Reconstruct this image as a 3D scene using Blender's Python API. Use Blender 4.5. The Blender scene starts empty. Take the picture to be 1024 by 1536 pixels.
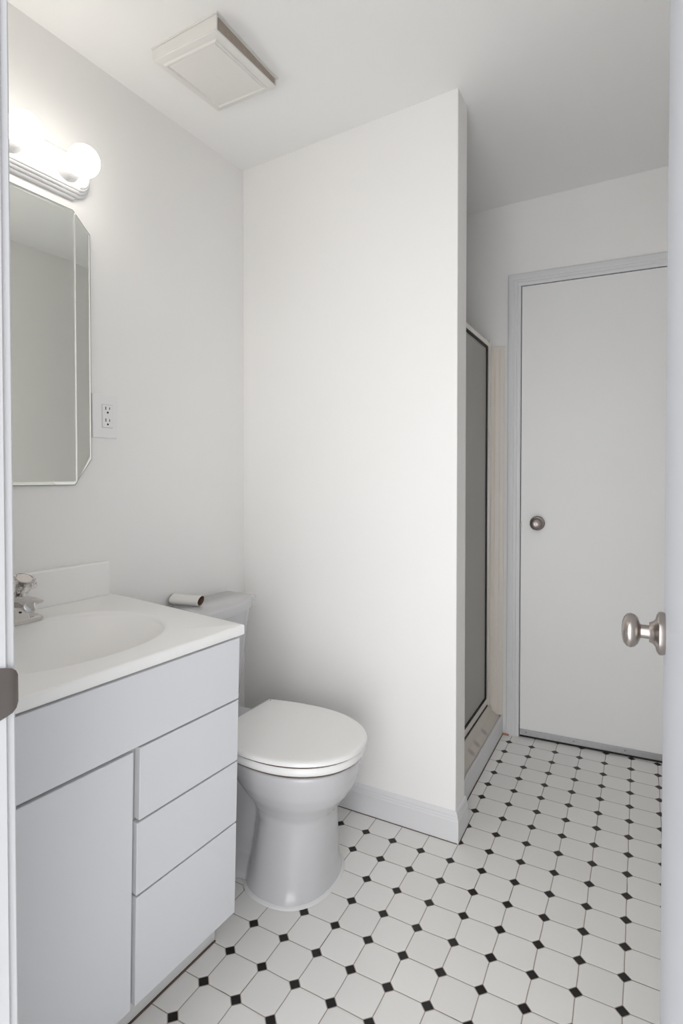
import bpy, bmesh, math, random
from mathutils import Vector, Matrix
random.seed(4)
R = math.radians
PI = math.pi
sc = bpy.context.scene
COL = sc.collection

# ------------------------------------------------------------------ camera
cam_d = bpy.data.cameras.new('camera'); cam = bpy.data.objects.new('camera', cam_d); COL.objects.link(cam)
cam.location = (0.8941, -1.6477, 1.1866)
cam.rotation_euler = (R(90 - 1.0), 0, R(28.384))
cam_d.sensor_fit = 'VERTICAL'; cam_d.sensor_height = 24.0
cam_d.lens = 830.48 / 1536 * 24.0
cam_d.shift_y = (729.37 - 768) / 1536
cam_d.clip_start = 0.01
sc.camera = cam

# ------------------------------------------------------------------ light and exposure
sc.view_settings.view_transform = 'Standard'; sc.view_settings.look = 'None'
sc.view_settings.exposure = 0.34; sc.view_settings.gamma = 1.0
sc.view_settings.use_curve_mapping = False
HALL = 0.50        # daylight standing in the hallway behind the camera
HALL_BOOST = 7.2        # added boost of the world light from behind the camera
BULB = 7.6         # globe bulbs of the vanity bar
w = bpy.data.worlds.new('hall_daylight'); sc.world = w; w.use_nodes = True
wt = w.node_tree; bg = wt.nodes['Background']
# added gradient brightens the room from behind the camera; its source is unseen
_tc = wt.nodes.new('ShaderNodeTexCoord'); _dp = wt.nodes.new('ShaderNodeVectorMath'); _dp.operation = 'DOT_PRODUCT'
_d = Vector((0.0, -1.0, -0.02)).normalized(); _dp.inputs[1].default_value = _d
wt.links.new(_tc.outputs['Generated'], _dp.inputs[0])
_mr = wt.nodes.new('ShaderNodeMapRange'); _mr.interpolation_type = 'SMOOTHSTEP'
_mr.inputs[1].default_value = 0.25; _mr.inputs[2].default_value = 1.0; _mr.inputs[3].default_value = HALL; _mr.inputs[4].default_value = HALL * HALL_BOOST
wt.links.new(_dp.outputs['Value'], _mr.inputs[0]); wt.links.new(_mr.outputs[0], bg.inputs[1])
bg.inputs[0].default_value = (0.97, 0.975, 1.0, 1)


# ------------------------------------------------------------------ materials
def lin(c):
    return tuple(((v / 255.0) / 12.92 if v / 255.0 <= 0.04045 else ((v / 255.0 + 0.055) / 1.055) ** 2.4) for v in c)


def mat(name, rgb, rough=0.5, metal=0.0, bump=0.0, bscale=200.0, var=0.0, vscale=8.0, spec=0.5, trans=0.0, ior=1.45, coat=0.0):
    m = bpy.data.materials.new(name); m.use_nodes = True
    nt = m.node_tree; b = nt.nodes['Principled BSDF']
    b.inputs['Base Color'].default_value = (*rgb, 1)
    b.inputs['Roughness'].default_value = rough
    b.inputs['Metallic'].default_value = metal
    b.inputs['Specular IOR Level'].default_value = spec
    b.inputs['IOR'].default_value = ior
    b.inputs['Transmission Weight'].default_value = trans
    b.inputs['Coat Weight'].default_value = coat
    tc = nt.nodes.new('ShaderNodeTexCoord')
    if var > 0:
        n = nt.nodes.new('ShaderNodeTexNoise'); n.inputs['Scale'].default_value = vscale; n.inputs['Detail'].default_value = 5
        nt.links.new(tc.outputs['Object'], n.inputs['Vector'])
        mx = nt.nodes.new('ShaderNodeMix'); mx.data_type = 'RGBA'
        mx.inputs[6].default_value = (*[c * (1 - var) for c in rgb], 1)
        mx.inputs[7].default_value = (*[min(1, c * (1 + var)) for c in rgb], 1)
        nt.links.new(n.outputs['Fac'], mx.inputs[0]); nt.links.new(mx.outputs[2], b.inputs['Base Color'])
    if bump > 0:
        n = nt.nodes.new('ShaderNodeTexNoise'); n.inputs['Scale'].default_value = bscale; n.inputs['Detail'].default_value = 3
        nt.links.new(tc.outputs['Object'], n.inputs['Vector'])
        bp = nt.nodes.new('ShaderNodeBump'); bp.inputs['Strength'].default_value = bump; bp.inputs['Distance'].default_value = 0.001
        nt.links.new(n.outputs['Fac'], bp.inputs['Height']); nt.links.new(bp.outputs['Normal'], b.inputs['Normal'])
    return m


M_wall = mat('wall_paint', (0.925, 0.915, 0.892), 0.6, bump=0.15, bscale=120, var=0.01, vscale=3, spec=0.3)
M_ceil = mat('ceiling_paint', (0.945, 0.938, 0.92), 0.8, bump=0.15, bscale=90, var=0.01, vscale=2, spec=0.2)
M_trim = mat('trim_gloss_paint', (0.76, 0.763, 0.77), 0.35, bump=0.1, bscale=40, spec=0.5)
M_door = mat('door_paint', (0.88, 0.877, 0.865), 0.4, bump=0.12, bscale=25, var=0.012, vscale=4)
M_trim2 = mat('entry_door_daylight_tint', (0.57, 0.585, 0.62), 0.45, bump=0.1, bscale=40)  # door is white; the cool daylight tone is put into its colour
M_lam = mat('white_laminate', (0.74, 0.75, 0.77), 0.4, bump=0.05, bscale=60)
M_carc = mat('cabinet_carcass', (0.60, 0.57, 0.53), 0.6, bump=0.1)
M_kick = mat('kick_board', (0.70, 0.70, 0.69), 0.5, bump=0.1)
M_marble = mat('cultured_marble', (0.95, 0.94, 0.92), 0.30, var=0.008, vscale=6)
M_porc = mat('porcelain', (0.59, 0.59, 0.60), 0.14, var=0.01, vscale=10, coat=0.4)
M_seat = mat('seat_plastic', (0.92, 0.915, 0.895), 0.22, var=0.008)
M_plastic = mat('white_plastic', (0.80, 0.80, 0.80), 0.35, bump=0.05)
M_ivory = mat('aged_plastic', (0.82, 0.80, 0.765), 0.4, bump=0.1, bscale=80, var=0.015)
M_dust = mat('dusty_brown_metal', (0.40, 0.34, 0.29), 0.85, bump=0.6, bscale=150, var=0.2, vscale=60)
M_chrome = mat('polished_chrome', (0.62, 0.60, 0.585), 0.10, 1.0, bump=0.03, bscale=30)
M_nickel = mat('satin_nickel', (0.45, 0.405, 0.375), 0.30, 1.0, bump=0.1, bscale=300)
M_bronze = mat('tarnished_nickel', (0.27, 0.24, 0.22), 0.42, 1.0, bump=0.1, bscale=300)
M_alu = mat('aluminium_strip', (0.46, 0.46, 0.47), 0.42, 1.0, bump=0.3, bscale=90, var=0.12, vscale=60)
M_frame = mat('knurled_aluminium', (0.84, 0.81, 0.77), 0.35, 0.7, bump=0.7, bscale=260, var=0.08, vscale=200)
M_black = mat('black_rubber_and_shade', (0.012, 0.010, 0.009), 0.6, bump=0.1)  # gasket rubber, and the painted shadow line under the shower sill
M_dark = mat('dark_slot', (0.02, 0.018, 0.016), 0.7, bump=0.1)
M_fiber = mat('beige_fibreglass', (0.76, 0.71, 0.64), 0.35, bump=0.1, bscale=30, var=0.02)
M_glass = mat('frosted_glass', (0.56, 0.545, 0.51), 0.45, trans=0.35, bump=0.25, bscale=400)
M_acryl = mat('clear_acrylic', (0.97, 0.96, 0.95), 0.03, trans=1.0, ior=1.49)
M_cap = mat('pearl_cap', (0.80, 0.73, 0.69), 0.3, var=0.03, vscale=90)
M_paper = mat('white_paper', (0.84, 0.82, 0.79), 0.8, bump=0.3, bscale=60)
M_card = mat('brown_cardboard', (0.20, 0.125, 0.09), 0.85, bump=0.3, bscale=120)
M_wood = mat('bare_wood', (0.42, 0.22, 0.13), 0.7, bump=0.3, var=0.2, vscale=80)
M_gap = mat('grimy_caulk_and_gap_shade', (0.12, 0.085, 0.065), 0.8, bump=0.3, var=0.3, vscale=60)  # floor-line grime, and painted shade in the toilet seat gaps
M_caulk = mat('white_caulk', (0.78, 0.78, 0.77), 0.4, bump=0.2)


def mirror_mat():
    m = mat('mirror_silver', (0.95, 0.965, 0.92), 0.015, 1.0)
    return m


M_mirror = mirror_mat()

M_bulb = bpy.data.materials.new('lit_globe'); M_bulb.use_nodes = True
_nt = M_bulb.node_tree; _nt.nodes.clear()
_o = _nt.nodes.new('ShaderNodeOutputMaterial'); _e = _nt.nodes.new('ShaderNodeEmission')
_e.inputs[0].default_value = (1.0, 0.955, 0.89, 1); _e.inputs[1].default_value = BULB
_nt.links.new(_e.outputs[0], _o.inputs[0])

S = 0.0965          # tile lattice pitch


def floor_mat():
    m = bpy.data.materials.new('octagon_dot_tile'); m.use_nodes = True
    nt = m.node_tree; N = nt.nodes; L = nt.links; b = N['Principled BSDF']; b.inputs['Specular IOR Level'].default_value = 0.35

    def math_(op, a, c=None):
        n = N.new('ShaderNodeMath'); n.operation = op
        for i, v in enumerate((a, c)):
            if v is None: continue
            if isinstance(v, (int, float)): n.inputs[i].default_value = v
            else: L.new(v, n.inputs[i])
        return n.outputs[0]
    tc = N.new('ShaderNodeTexCoord')
    wob = N.new('ShaderNodeTexNoise'); wob.inputs['Scale'].default_value = 9; wob.inputs['Detail'].default_value = 1
    L.new(tc.outputs['Object'], wob.inputs['Vector'])
    wsep = N.new('ShaderNodeSeparateColor'); L.new(wob.outputs['Color'], wsep.inputs[0])
    sep = N.new('ShaderNodeSeparateXYZ'); L.new(tc.outputs['Object'], sep.inputs[0])
    fx, fy, cell = [], [], []
    out = []
    for ax in (0, 1):
        u = math_('DIVIDE', sep.outputs[ax], S)
        u = math_('ADD', u, math_('MULTIPLY', math_('SUBTRACT', wsep.outputs[ax], 0.5), 0.05))
        u5 = math_('ADD', u, 0.5)
        f = math_('SUBTRACT', math_('FRACT', u5), 0.5)
        out.append((math_('ABSOLUTE', f), math_('FLOOR', u)))
    ax_, cx_ = out[0]; ay_, cy_ = out[1]
    dsum = math_('ADD', ax_, ay_)
    mn = math_('MINIMUM', ax_, ay_)
    # distances (in lattice units) to the grout lines and to the dot edge
    r = 0.152; g = 0.0115

    def ramp(v, lo, hi):
        n = N.new('ShaderNodeMapRange'); n.interpolation_type = 'SMOOTHSTEP'
        n.inputs[1].default_value = lo; n.inputs[2].default_value = hi
        L.new(v, n.inputs[0]); return n.outputs[0]
    dot = math_('SUBTRACT', 1.0, ramp(dsum, r - 0.006, r + 0.006))
    line = math_('SUBTRACT', 1.0, ramp(mn, g - 0.003, g + 0.005))
    ring = math_('SUBTRACT', 1.0, ramp(dsum, r + 0.024, r + 0.034))
    grout = math_('MAXIMUM', line, ring)
    comb = N.new('ShaderNodeCombineXYZ'); L.new(cx_, comb.inputs[0]); L.new(cy_, comb.inputs[1])
    wn = N.new('ShaderNodeTexWhiteNoise'); wn.noise_dimensions = '3D'; L.new(comb.outputs[0], wn.inputs[0])
    tile = N.new('ShaderNodeMix'); tile.data_type = 'RGBA'
    tile.inputs[6].default_value = (0.85, 0.84, 0.81, 1); tile.inputs[7].default_value = (0.90, 0.89, 0.86, 1)
    L.new(wn.outputs[0], tile.inputs[0])
    dirt = N.new('ShaderNodeTexNoise'); dirt.inputs['Scale'].default_value = 6.0; dirt.inputs['Detail'].default_value = 8
    L.new(tc.outputs['Object'], dirt.inputs['Vector'])
    gm = N.new('ShaderNodeMix'); gm.data_type = 'RGBA'
    gm.inputs[6].default_value = (0.42, 0.36, 0.32, 1); gm.inputs[7].default_value = (0.15, 0.115, 0.095, 1)
    L.new(ramp(dirt.outputs['Fac'], 0.56, 0.70), gm.inputs[0])
    m1 = N.new('ShaderNodeMix'); m1.data_type = 'RGBA'
    L.new(grout, m1.inputs[0]); L.new(tile.outputs[2], m1.inputs[6]); L.new(gm.outputs[2], m1.inputs[7])
    m2 = N.new('ShaderNodeMix'); m2.data_type = 'RGBA'
    L.new(dot, m2.inputs[0]); L.new(m1.outputs[2], m2.inputs[6]); m2.inputs[7].default_value = (0.010, 0.008, 0.008, 1)
    L.new(m2.outputs[2], b.inputs['Base Color'])
    rg = N.new('ShaderNodeMapRange'); rg.inputs[3].default_value = 0.30; rg.inputs[4].default_value = 0.8
    gr2 = math_('SUBTRACT', grout, dot); gr2 = math_('MAXIMUM', gr2, 0.0)
    L.new(gr2, rg.inputs[0]); L.new(rg.outputs[0], b.inputs['Roughness'])
    hgt = math_('SUBTRACT', 1.0, gr2)
    pillow = math_('MULTIPLY', ramp(mn, 0.0, 0.08), 0.5)
    hh = math_('ADD', hgt, pillow)
    bp = N.new('ShaderNodeBump'); bp.inputs['Strength'].default_value = 0.5; bp.inputs['Distance'].default_value = 0.0012
    L.new(hh, bp.inputs['Height']); L.new(bp.outputs['Normal'], b.inputs['Normal'])
    return m


M_floor = floor_mat()


# ------------------------------------------------------------------ mesh helpers
def box(bm, x0, x1, y0, y1, z0, z1):
    vs = [bm.verts.new(p) for p in ((x0, y0, z0), (x1, y0, z0), (x1, y1, z0), (x0, y1, z0), (x0, y0, z1), (x1, y0, z1), (x1, y1, z1), (x0, y1, z1))]
    for f in ((3, 2, 1, 0), (4, 5, 6, 7), (0, 1, 5, 4), (1, 2, 6, 5), (2, 3, 7, 6), (3, 0, 4, 7)):
        bm.faces.new([vs[i] for i in f])
    return vs


def loft(bm, rings, cap0=True, cap1=True, closed=True):
    rr = [[bm.verts.new(p) for p in ring] for ring in rings]
    n = len(rr[0])
    for a, b in zip(rr, rr[1:]):
        for i in range(n if closed else n - 1):
            j = (i + 1) % n
            bm.faces.new((a[i], a[j], b[j], b[i]))
    if cap0: bm.faces.new(list(reversed(rr[0])))
    if cap1: bm.faces.new(rr[-1])
    return rr


def lathe(bm, prof, axis='X', c=(0, 0, 0), n=40):
    """prof: list of (along, radius)"""
    rings = []
    for t, r in prof:
        ring = []
        for k in range(n):
            a = 2 * PI * k / n; u, v = r * math.cos(a), r * math.sin(a)
            p = {'X': (t, u, v), 'Y': (u, t, v), 'Z': (u, v, t)}[axis]
            ring.append((c[0] + p[0], c[1] + p[1], c[2] + p[2]))
        rings.append(ring)
    loft(bm, rings)


def prism(bm, pts, lift0, lift1):
    """closed polygon swept between two point functions"""
    loft(bm, [[lift0(p) for p in pts], [lift1(p) for p in pts]])


def outline_super(x0, x1, hw, n=2.4, k=48, y=0.0, back=None):
    cx, a = (x0 + x1) / 2, (x1 - x0) / 2
    out = []
    for i in range(k):
        t = 2 * PI * i / k; c, s = math.cos(t), math.sin(t)
        out.append((cx + a * math.copysign(abs(c) ** (2 / n), c), y + hw * math.copysign(abs(s) ** (2 / n), s)))
    return out


def rrect(x0, x1, y0, y1, r, k=6):
    out = []
    for cx, cy, a0 in ((x1 - r, y1 - r, 0), (x0 + r, y1 - r, 90), (x0 + r, y0 + r, 180), (x1 - r, y0 + r, 270)):
        for i in range(k + 1):
            a = R(a0 + 90 * i / k); out.append((cx + r * math.cos(a), cy + r * math.sin(a)))
    return out


def inset(pts, d):
    """inset a convex-ish CCW polygon by d"""
    n = len(pts); out = []
    for i in range(n):
        p0, p1, p2 = Vector(pts[i - 1]), Vector(pts[i]), Vector(pts[(i + 1) % n])
        e1, e2 = (p1 - p0), (p2 - p1)
        if e1.length < 1e-9 or e2.length < 1e-9: out.append(tuple(p1)); continue
        n1 = Vector((-e1.y, e1.x)).normalized(); n2 = Vector((-e2.y, e2.x)).normalized()
        m = (n1 + n2)
        if m.length < 1e-6: m = n1
        m.normalize(); q = p1 + m * d / max(0.5, m.dot(n1)); out.append((q.x, q.y))
    return out


def obj(name, bm, m, parent=None, smooth=False, bevel=0.0, seg=2, loc=None, rotz=0.0, angle=35):
    bmesh.ops.recalc_face_normals(bm, faces=bm.faces)
    me = bpy.data.meshes.new(name); bm.to_mesh(me); bm.free()
    o = bpy.data.objects.new(name, me); COL.objects.link(o)
    me.materials.append(m)
    if parent is not None: o.parent = parent
    if loc is not None: o.location = loc
    o.rotation_euler = (0, 0, rotz)
    if bevel > 0:
        md = o.modifiers.new('bevel', 'BEVEL'); md.width = bevel; md.segments = seg; md.limit_method = 'ANGLE'; md.angle_limit = R(30)
        smooth = True
    if smooth:
        for p in me.polygons: p.use_smooth = True
        me.set_sharp_from_angle(angle=R(angle))
        if bevel > 0: me.set_sharp_from_angle(angle=R(89))
        if bevel > 0:
            wn = o.modifiers.new('wn', 'WEIGHTED_NORMAL'); wn.keep_sharp = True
    return o


def nb(): return bmesh.new()


def thing(name, label, cat, loc=(0, 0, 0), rotz=0.0, group=None):
    o = bpy.data.objects.new(name, None); COL.objects.link(o); o.empty_display_size = 0.05
    o.location = loc; o.rotation_euler = (0, 0, rotz); o['label'] = label; o['category'] = cat
    if group: o['group'] = group
    return o


def tag(o, label, cat, group=None):
    o['label'] = label; o['category'] = cat
    if group: o['group'] = group
    return o


def struct(o, label=None, cat=None):
    o['kind'] = 'structure'
    if label: o['label'] = label
    if cat: o['category'] = cat
    return o


# frames of the slightly out-of-square room
LW0 = Vector((-0.487, 0.0957, 0)); LWR = R(-1.9)       # left wall: local x out of the wall, local y away from the camera
FW0 = Vector((0.4, 0.948, 0)); FWR = R(3.4)            # far wall: local x along, local -y out of the wall
VN0 = Vector((0.0077, -0.573, 0)); VNR = R(-4.0)       # vanity front
ML = Matrix.Translation(LW0) @ Matrix.Rotation(LWR, 4, 'Z')
MF = Matrix.Translation(FW0) @ Matrix.Rotation(FWR, 4, 'Z')
MV = Matrix.Translation(VN0) @ Matrix.Rotation(VNR, 4, 'Z')
YP = 0.0957         # face of the partition wall
XR = 1.135          # right wall
YE = -1.285         # inner face of the entry wall


def ceil(x): return 2.405 + 0.045 * x


def lwx(y):         # world x of the left wall at world y
    return LW0.x + (y - LW0.y) * math.tan(R(1.9))


def fwy(x): return FW0.y + (x - FW0.x) * math.tan(FWR)


def poly_wall(name, pts, z0=-0.02, top=None, parent=None, m=None):
    """vertical prism over a plan polygon, its top following the ceiling"""
    bm = nb()
    lo = [bm.verts.new((x, y, z0)) for x, y in pts]
    hi = [bm.verts.new((x, y, (ceil(x) + 0.004) if top is None else top)) for x, y in pts]
    n = len(pts)
    for i in range(n): bm.faces.new((lo[i], lo[(i + 1) % n], hi[(i + 1) % n], hi[i]))
    bm.faces.new(lo); bm.faces.new(hi)
    return obj(name, bm, m or M_wall, parent)


# ------------------------------------------------------------------ setting
bm = nb(); box(bm, -0.66, 1.30, -1.43, 1.10, -0.03, 0.0)
floor = struct(obj('floor', bm, M_floor), 'white octagon tile floor with small black dot tiles', 'floor')
bm = nb()
pts = [(-0.66, -1.43), (1.30, -1.43), (1.30, 1.10), (-0.66, 1.10)]
lo = [bm.verts.new((x, y, ceil(x))) for x, y in pts]; hi = [bm.verts.new((x, y, ceil(x) + 0.05)) for x, y in pts]
for i in range(4): bm.faces.new((lo[i], lo[(i + 1) % 4], hi[(i + 1) % 4], hi[i]))
bm.faces.new(lo); bm.faces.new(hi)
struct(obj('ceiling', bm, M_ceil), 'smooth off-white ceiling', 'ceiling')

struct(poly_wall('wall_left', [(lwx(-1.43), -1.43), (lwx(1.1), 1.1), (lwx(1.1) - 0.08, 1.1), (lwx(-1.43) - 0.08, -1.43)]), 'plain white wall behind mirror and vanity', 'wall')
struct(poly_wall('wall_right', [(XR, -1.43), (XR, 1.1), (XR + 0.08, 1.1), (XR + 0.08, -1.43)]), 'plain white wall on the right behind the open door', 'wall')
# partition between the toilet and the shower
o = poly_wall('wall_partition', [(lwx(YP) - 0.001, YP), (0.374, YP), (0.374, 0.198), (lwx(0.198) - 0.001, 0.198)])
md = o.modifiers.new('bevel', 'BEVEL'); md.width = 0.003; md.segments = 2; md.limit_method = 'ANGLE'
struct(o, 'white partition wall ending at a sharp corner beside the shower', 'wall')

# far wall with the door opening (local frame)
DX0, DX1, DZ = 0.010, 0.668, 2.047


def far_piece(bm, a0, a1, z0, z1):
    vs = box(bm, a0, a1, 0.0, 0.10, z0, z1)
    if z1 > 2.3:
        for v in vs:
            if v.co.z > 2.3: v.co.z = ceil((MF @ v.co).x) + 0.004


bm = nb()
far_piece(bm, -0.93, DX0 - 0.014, -0.02, 2.4); far_piece(bm, DX1 + 0.014, 0.76, -0.02, 2.4); far_piece(bm, DX0 - 0.014, DX1 + 0.014, DZ + 0.014, 2.4)
o = obj('wall_far', bm, M_wall, None, loc=FW0, rotz=FWR); struct(o, 'far white wall around the closed door', 'wall')

# entry wall (the camera looks through its doorway)
JX0, JX1, JZ = 0.275, 0.972, 2.04
bm = nb()
for x0, x1, z0 in ((-0.62, JX0 - 0.02, -0.02), (JX1 + 0.02, XR + 0.02, -0.02), (JX0 - 0.02, JX1 + 0.02, JZ + 0.02)):
    vs = box(bm, x0, x1, YE - 0.12, YE, z0, 2.4)
    for v in vs:
        if v.co.z > 2.3: v.co.z = ceil(v.co.x) + 0.004
struct(obj('wall_entry', bm, M_wall), 'wall holding the entry doorway', 'wall')

# entry door frame with strike plate
jamb = struct(thing('trim_1', 'white entry door frame at the left edge with a metal strike plate', 'door frame', (JX0, YE, 0)))
bm = nb(); box(bm, -0.019, 0, -0.125, 0.0, 0, JZ); obj('jamb_board', bm, M_trim, jamb, bevel=0.002)
bm = nb(); box(bm, JX1 - JX0, JX1 - JX0 + 0.019, -0.125, 0.0, 0, JZ); obj('jamb_board', bm, M_trim, jamb, bevel=0.002)
bm = nb(); box(bm, -0.019, JX1 - JX0 + 0.019, -0.125, 0.0, JZ, JZ + 0.019); obj('head_board', bm, M_trim, jamb, bevel=0.002)
bm = nb(); box(bm, 0.0005, 0.011, -0.075, -0.042, 0, JZ); obj('door_stop', bm, M_trim, jamb, bevel=0.002)
bm = nb()
box(bm, -0.079, -0.004, 0.0, 0.012, 0, JZ + 0.06); box(bm, -0.004, JX1 - JX0 + 0.07, 0.0, 0.012, JZ + 0.006, JZ + 0.06)
obj('casing', bm, M_trim, jamb, bevel=0.003)
# strike plate: flat leaf on the jamb face, D-shaped lip curving past the edge into the room
bm = nb()
zc, hz = 0.947, 0.029
prof = []
for y, hh, x in ((-0.034, hz, 0.0006), (-0.010, hz, 0.0006), (-0.002, hz - 0.002, 0.0010), (0.004, hz - 0.004, 0.0012), (0.009, hz - 0.008, 0.0002), (0.0125, hz - 0.014, -0.002)):
    prof.append((y, hh, x))
rings = []
for y, hh, x in prof:
    rings.append([(x, y, zc - hh), (x, y, zc - hh * 0.5), (x, y, zc), (x, y, zc + hh * 0.5), (x, y, zc + hh),
                  (x + 0.0014, y, zc + hh), (x + 0.0014, y, zc + hh * 0.5), (x + 0.0014, y, zc), (x + 0.0014, y, zc - hh * 0.5), (x + 0.0014, y, zc - hh)])
loft(bm, rings)
sp = obj('strike_plate', bm, M_bronze, jamb, smooth=True); sp['label'] = 'tarnished metal strike plate'


# ---- moulding helpers
def mould(bm, path, prof, closed=False):
    """sweep profile (out, across) along a 2-D path mitred; path pts are (p, side_dir) precomputed 3-D frames"""
    rings = []
    for P, out, acr in path:
        rings.append([tuple(Vector(P) + Vector(out) * a + Vector(acr) * b) for a, b in prof])
    loft(bm, rings)


# baseboard round the partition end
bprof = [(0, 0), (0.0125, 0), (0.0125, 0.070), (0.0105, 0.0745), (0.0105, 0.078), (0.0085, 0.083), (0.0085, 0.088), (0.0045, 0.096), (0, 0.099)]


def base_run(bm, pts2, normals):
    rings = []
    for (x, y), (nx, ny) in zip(pts2, normals):
        rings.append([(x + nx * a, y + ny * a, b) for a, b in bprof])
    loft(bm, rings)


bm = nb()
base_run(bm, [(lwx(YP) + 0.001, YP), (0.374, YP), (0.374, 0.199)], [(0, -1), (1, -1), (1, 0)])
bb = struct(obj('baseboard_partition', bm, M_trim, smooth=True, angle=20), 'white moulded baseboard wrapping the partition end', 'baseboard')
bm = nb(); box(bm, -0.42, 0.383, YP - 0.0142, YP - 0.010, 0.0, 0.0022); box(bm, 0.380, 0.3885, YP - 0.011, 0.20, 0.0, 0.0022)
obj('grime_line', bm, M_gap, bb)
bm = nb()
rings = []
for y in (-0.545, YP - 0.014):
    x = lwx(y)
    rings.append([(x + a, y, b) for a, b in bprof])
loft(bm, rings)
struct(obj('baseboard_left', bm, M_trim, smooth=True, angle=20), 'baseboard on the left wall behind the toilet', 'baseboard')
bm = nb()
rings = []
for y in (YE + 0.001, fwy(XR) - 0.001):
    rings.append([(XR - a, y, b) for a, b in bprof])
loft(bm, rings)
struct(obj('baseboard_right', bm, M_trim, smooth=True, angle=20), 'baseboard on the right wall', 'baseboard')

# ------------------------------------------------------------------ far door
cas = struct(thing('trim_2', 'fluted white casing around the far door', 'door casing', FW0, FWR))
cprof = [(0, 0.0), (0.007, 0.0), (0.009, 0.004), (0.0095, 0.012), (0.0085, 0.015), (0.011, 0.018), (0.0115, 0.025), (0.0105, 0.028), (0.013, 0.032), (0.0135, 0.046), (0.0125, 0.052), (0.010, 0.055), (0, 0.055)]
xi0, xi1, zi = DX0 + 0.002, DX1 - 0.002, DZ - 0.002
for nm, segs in (('casing_leg', [((xi0, 0, 0), (-1, 0, 0)), ((xi0, 0, zi), (-1, 0, 1))]), ('casing_head', [((xi0, 0, zi), (-1, 0, 1)), ((xi1, 0, zi), (1, 0, 1))]), ('casing_leg', [((xi1, 0, zi), (1, 0, 1)), ((xi1, 0, 0), (1, 0, 0))])):
    bm = nb(); mould(bm, [(p, (0, -1, 0), acr) for p, acr in segs], cprof)
    obj(nm, bm, M_trim, cas, smooth=True, angle=20)
bm = nb()
box(bm, DX0 - 0.0135, DX0 + 0.003, 0.0005, 0.0995, 0, DZ); box(bm, DX1 - 0.003, DX1 + 0.0135, 0.0005, 0.0995, 0, DZ); box(bm, DX0 - 0.0135, DX1 + 0.0135, 0.0005, 0.0995, DZ - 0.001, DZ + 0.0135)
obj('jamb_board', bm, M_trim, cas)
bm = nb()
box(bm, DX0 + 0.003, DX0 + 0.0062, 0.006, 0.02, 0.003, 0.955); box(bm, DX0 + 0.003, DX0 + 0.0045, 0.006, 0.02, 0.985, DZ - 0.002)
box(bm, DX0 + 0.0055, DX1 - 0.004, 0.006, 0.02, DZ - 0.0045, DZ - 0.002)
obj('shadow_gap', bm, M_dark, cas)

door1 = struct(thing('door_1', 'closed flat white far door with round metal knob', 'door', MF @ Vector((0, 0, 0)), FWR))
bm = nb()
vs = box(bm, DX0 + 0.006, DX1 - 0.005, 0.001, 0.036, 0.006, DZ - 0.004)
obj('door_slab', bm, M_door, door1, bevel=0.0015)
KX, KZ = 0.0877, 0.9777
bm = nb()
lathe(bm, [(0.002, 0.0), (0.0, 0.031), (-0.004, 0.0325), (-0.008, 0.030), (-0.010, 0.024), (-0.0105, 0.0)], 'Y', (KX, 0, KZ)); obj('knob_rose', bm, M_bronze, door1, smooth=True)
bm = nb()
lathe(bm, [(-0.008, 0.0), (-0.008, 0.013), (-0.020, 0.0115), (-0.030, 0.012), (-0.036, 0.019), (-0.043, 0.0255), (-0.050, 0.0275), (-0.056, 0.026), (-0.0605, 0.021), (-0.0615, 0.015), (-0.0595, 0.0125), (-0.059, 0.0)], 'Y', (KX, 0, KZ))
kn = obj('door_knob', bm, M_bronze, door1, smooth=True); kn['label'] = 'round tarnished metal knob'
bm = nb(); lathe(bm, [(-0.058, 0.0), (-0.058, 0.008), (-0.0635, 0.0078), (-0.0645, 0.0065), (-0.0645, 0.0)], 'Y', (KX, 0, KZ))
kb = obj('lock_button', bm, M_nickel, kn, smooth=True)
bm = nb(); box(bm, KX - 0.0015, KX + 0.0015, -0.0650, -0.0640, KZ - 0.005, KZ + 0.005); obj('lock_slot', bm, M_dark, kn)
bm = nb(); box(bm, DX0 + 0.003, DX0 + 0.0075, -0.0025, 0.010, KZ - 0.022, KZ + 0.008); obj('latch_plate', bm, M_bronze, door1, bevel=0.001)
bm = nb(); box(bm, DX0 + 0.006, DX1 - 0.005, -0.0045, 0.001, 0.010, 0.036); sw = obj('door_sweep', bm, M_alu, door1, bevel=0.001); sw['label'] = 'scuffed metal strip along the door bottom'
bm = nb(); box(bm, DX0 + 0.006, DX1 - 0.005, -0.003, 0.002, 0.0015, 0.011); obj('sweep_shadow', bm, M_dark, door1)  # dark strip painting the shadow below the sweep
for a in (0.045, 0.245, 0.445, 0.62):
    bm = nb(); lathe(bm, [(-0.0045, 0.0), (-0.0045, 0.0032), (-0.006, 0.0026), (-0.0062, 0.0)], 'Y', (a, 0, 0.0245), 12); obj('screw', bm, M_bronze, sw, smooth=True)

# sliver of bare subfloor left open at the corner
bm = nb(); box(bm, 0.339, 0.372, fwy(0.35) - 0.020, fwy(0.35) - 0.012, 0.0003, 0.006)
struct(obj('trim_3', bm, M_wood, bevel=0.001), 'tiny strip of bare reddish wood at the casing foot', 'wood sliver')

# ------------------------------------------------------------------ shower
YS0 = 0.199
stall = thing('shower_stall', 'beige fibreglass shower stall behind the partition with low white kerb', 'shower', (-0.08, 0.57, 0))
sx, sy = -0.08, 0.57


def wbox(bm, x0, x1, y0, y1, z0, z1, c=(sx, sy, 0)):
    return box(bm, x0 - c[0], x1 - c[0], y0 - c[1], y1 - c[1], z0 - c[2], z1 - c[2])


YF = 0.928
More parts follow.
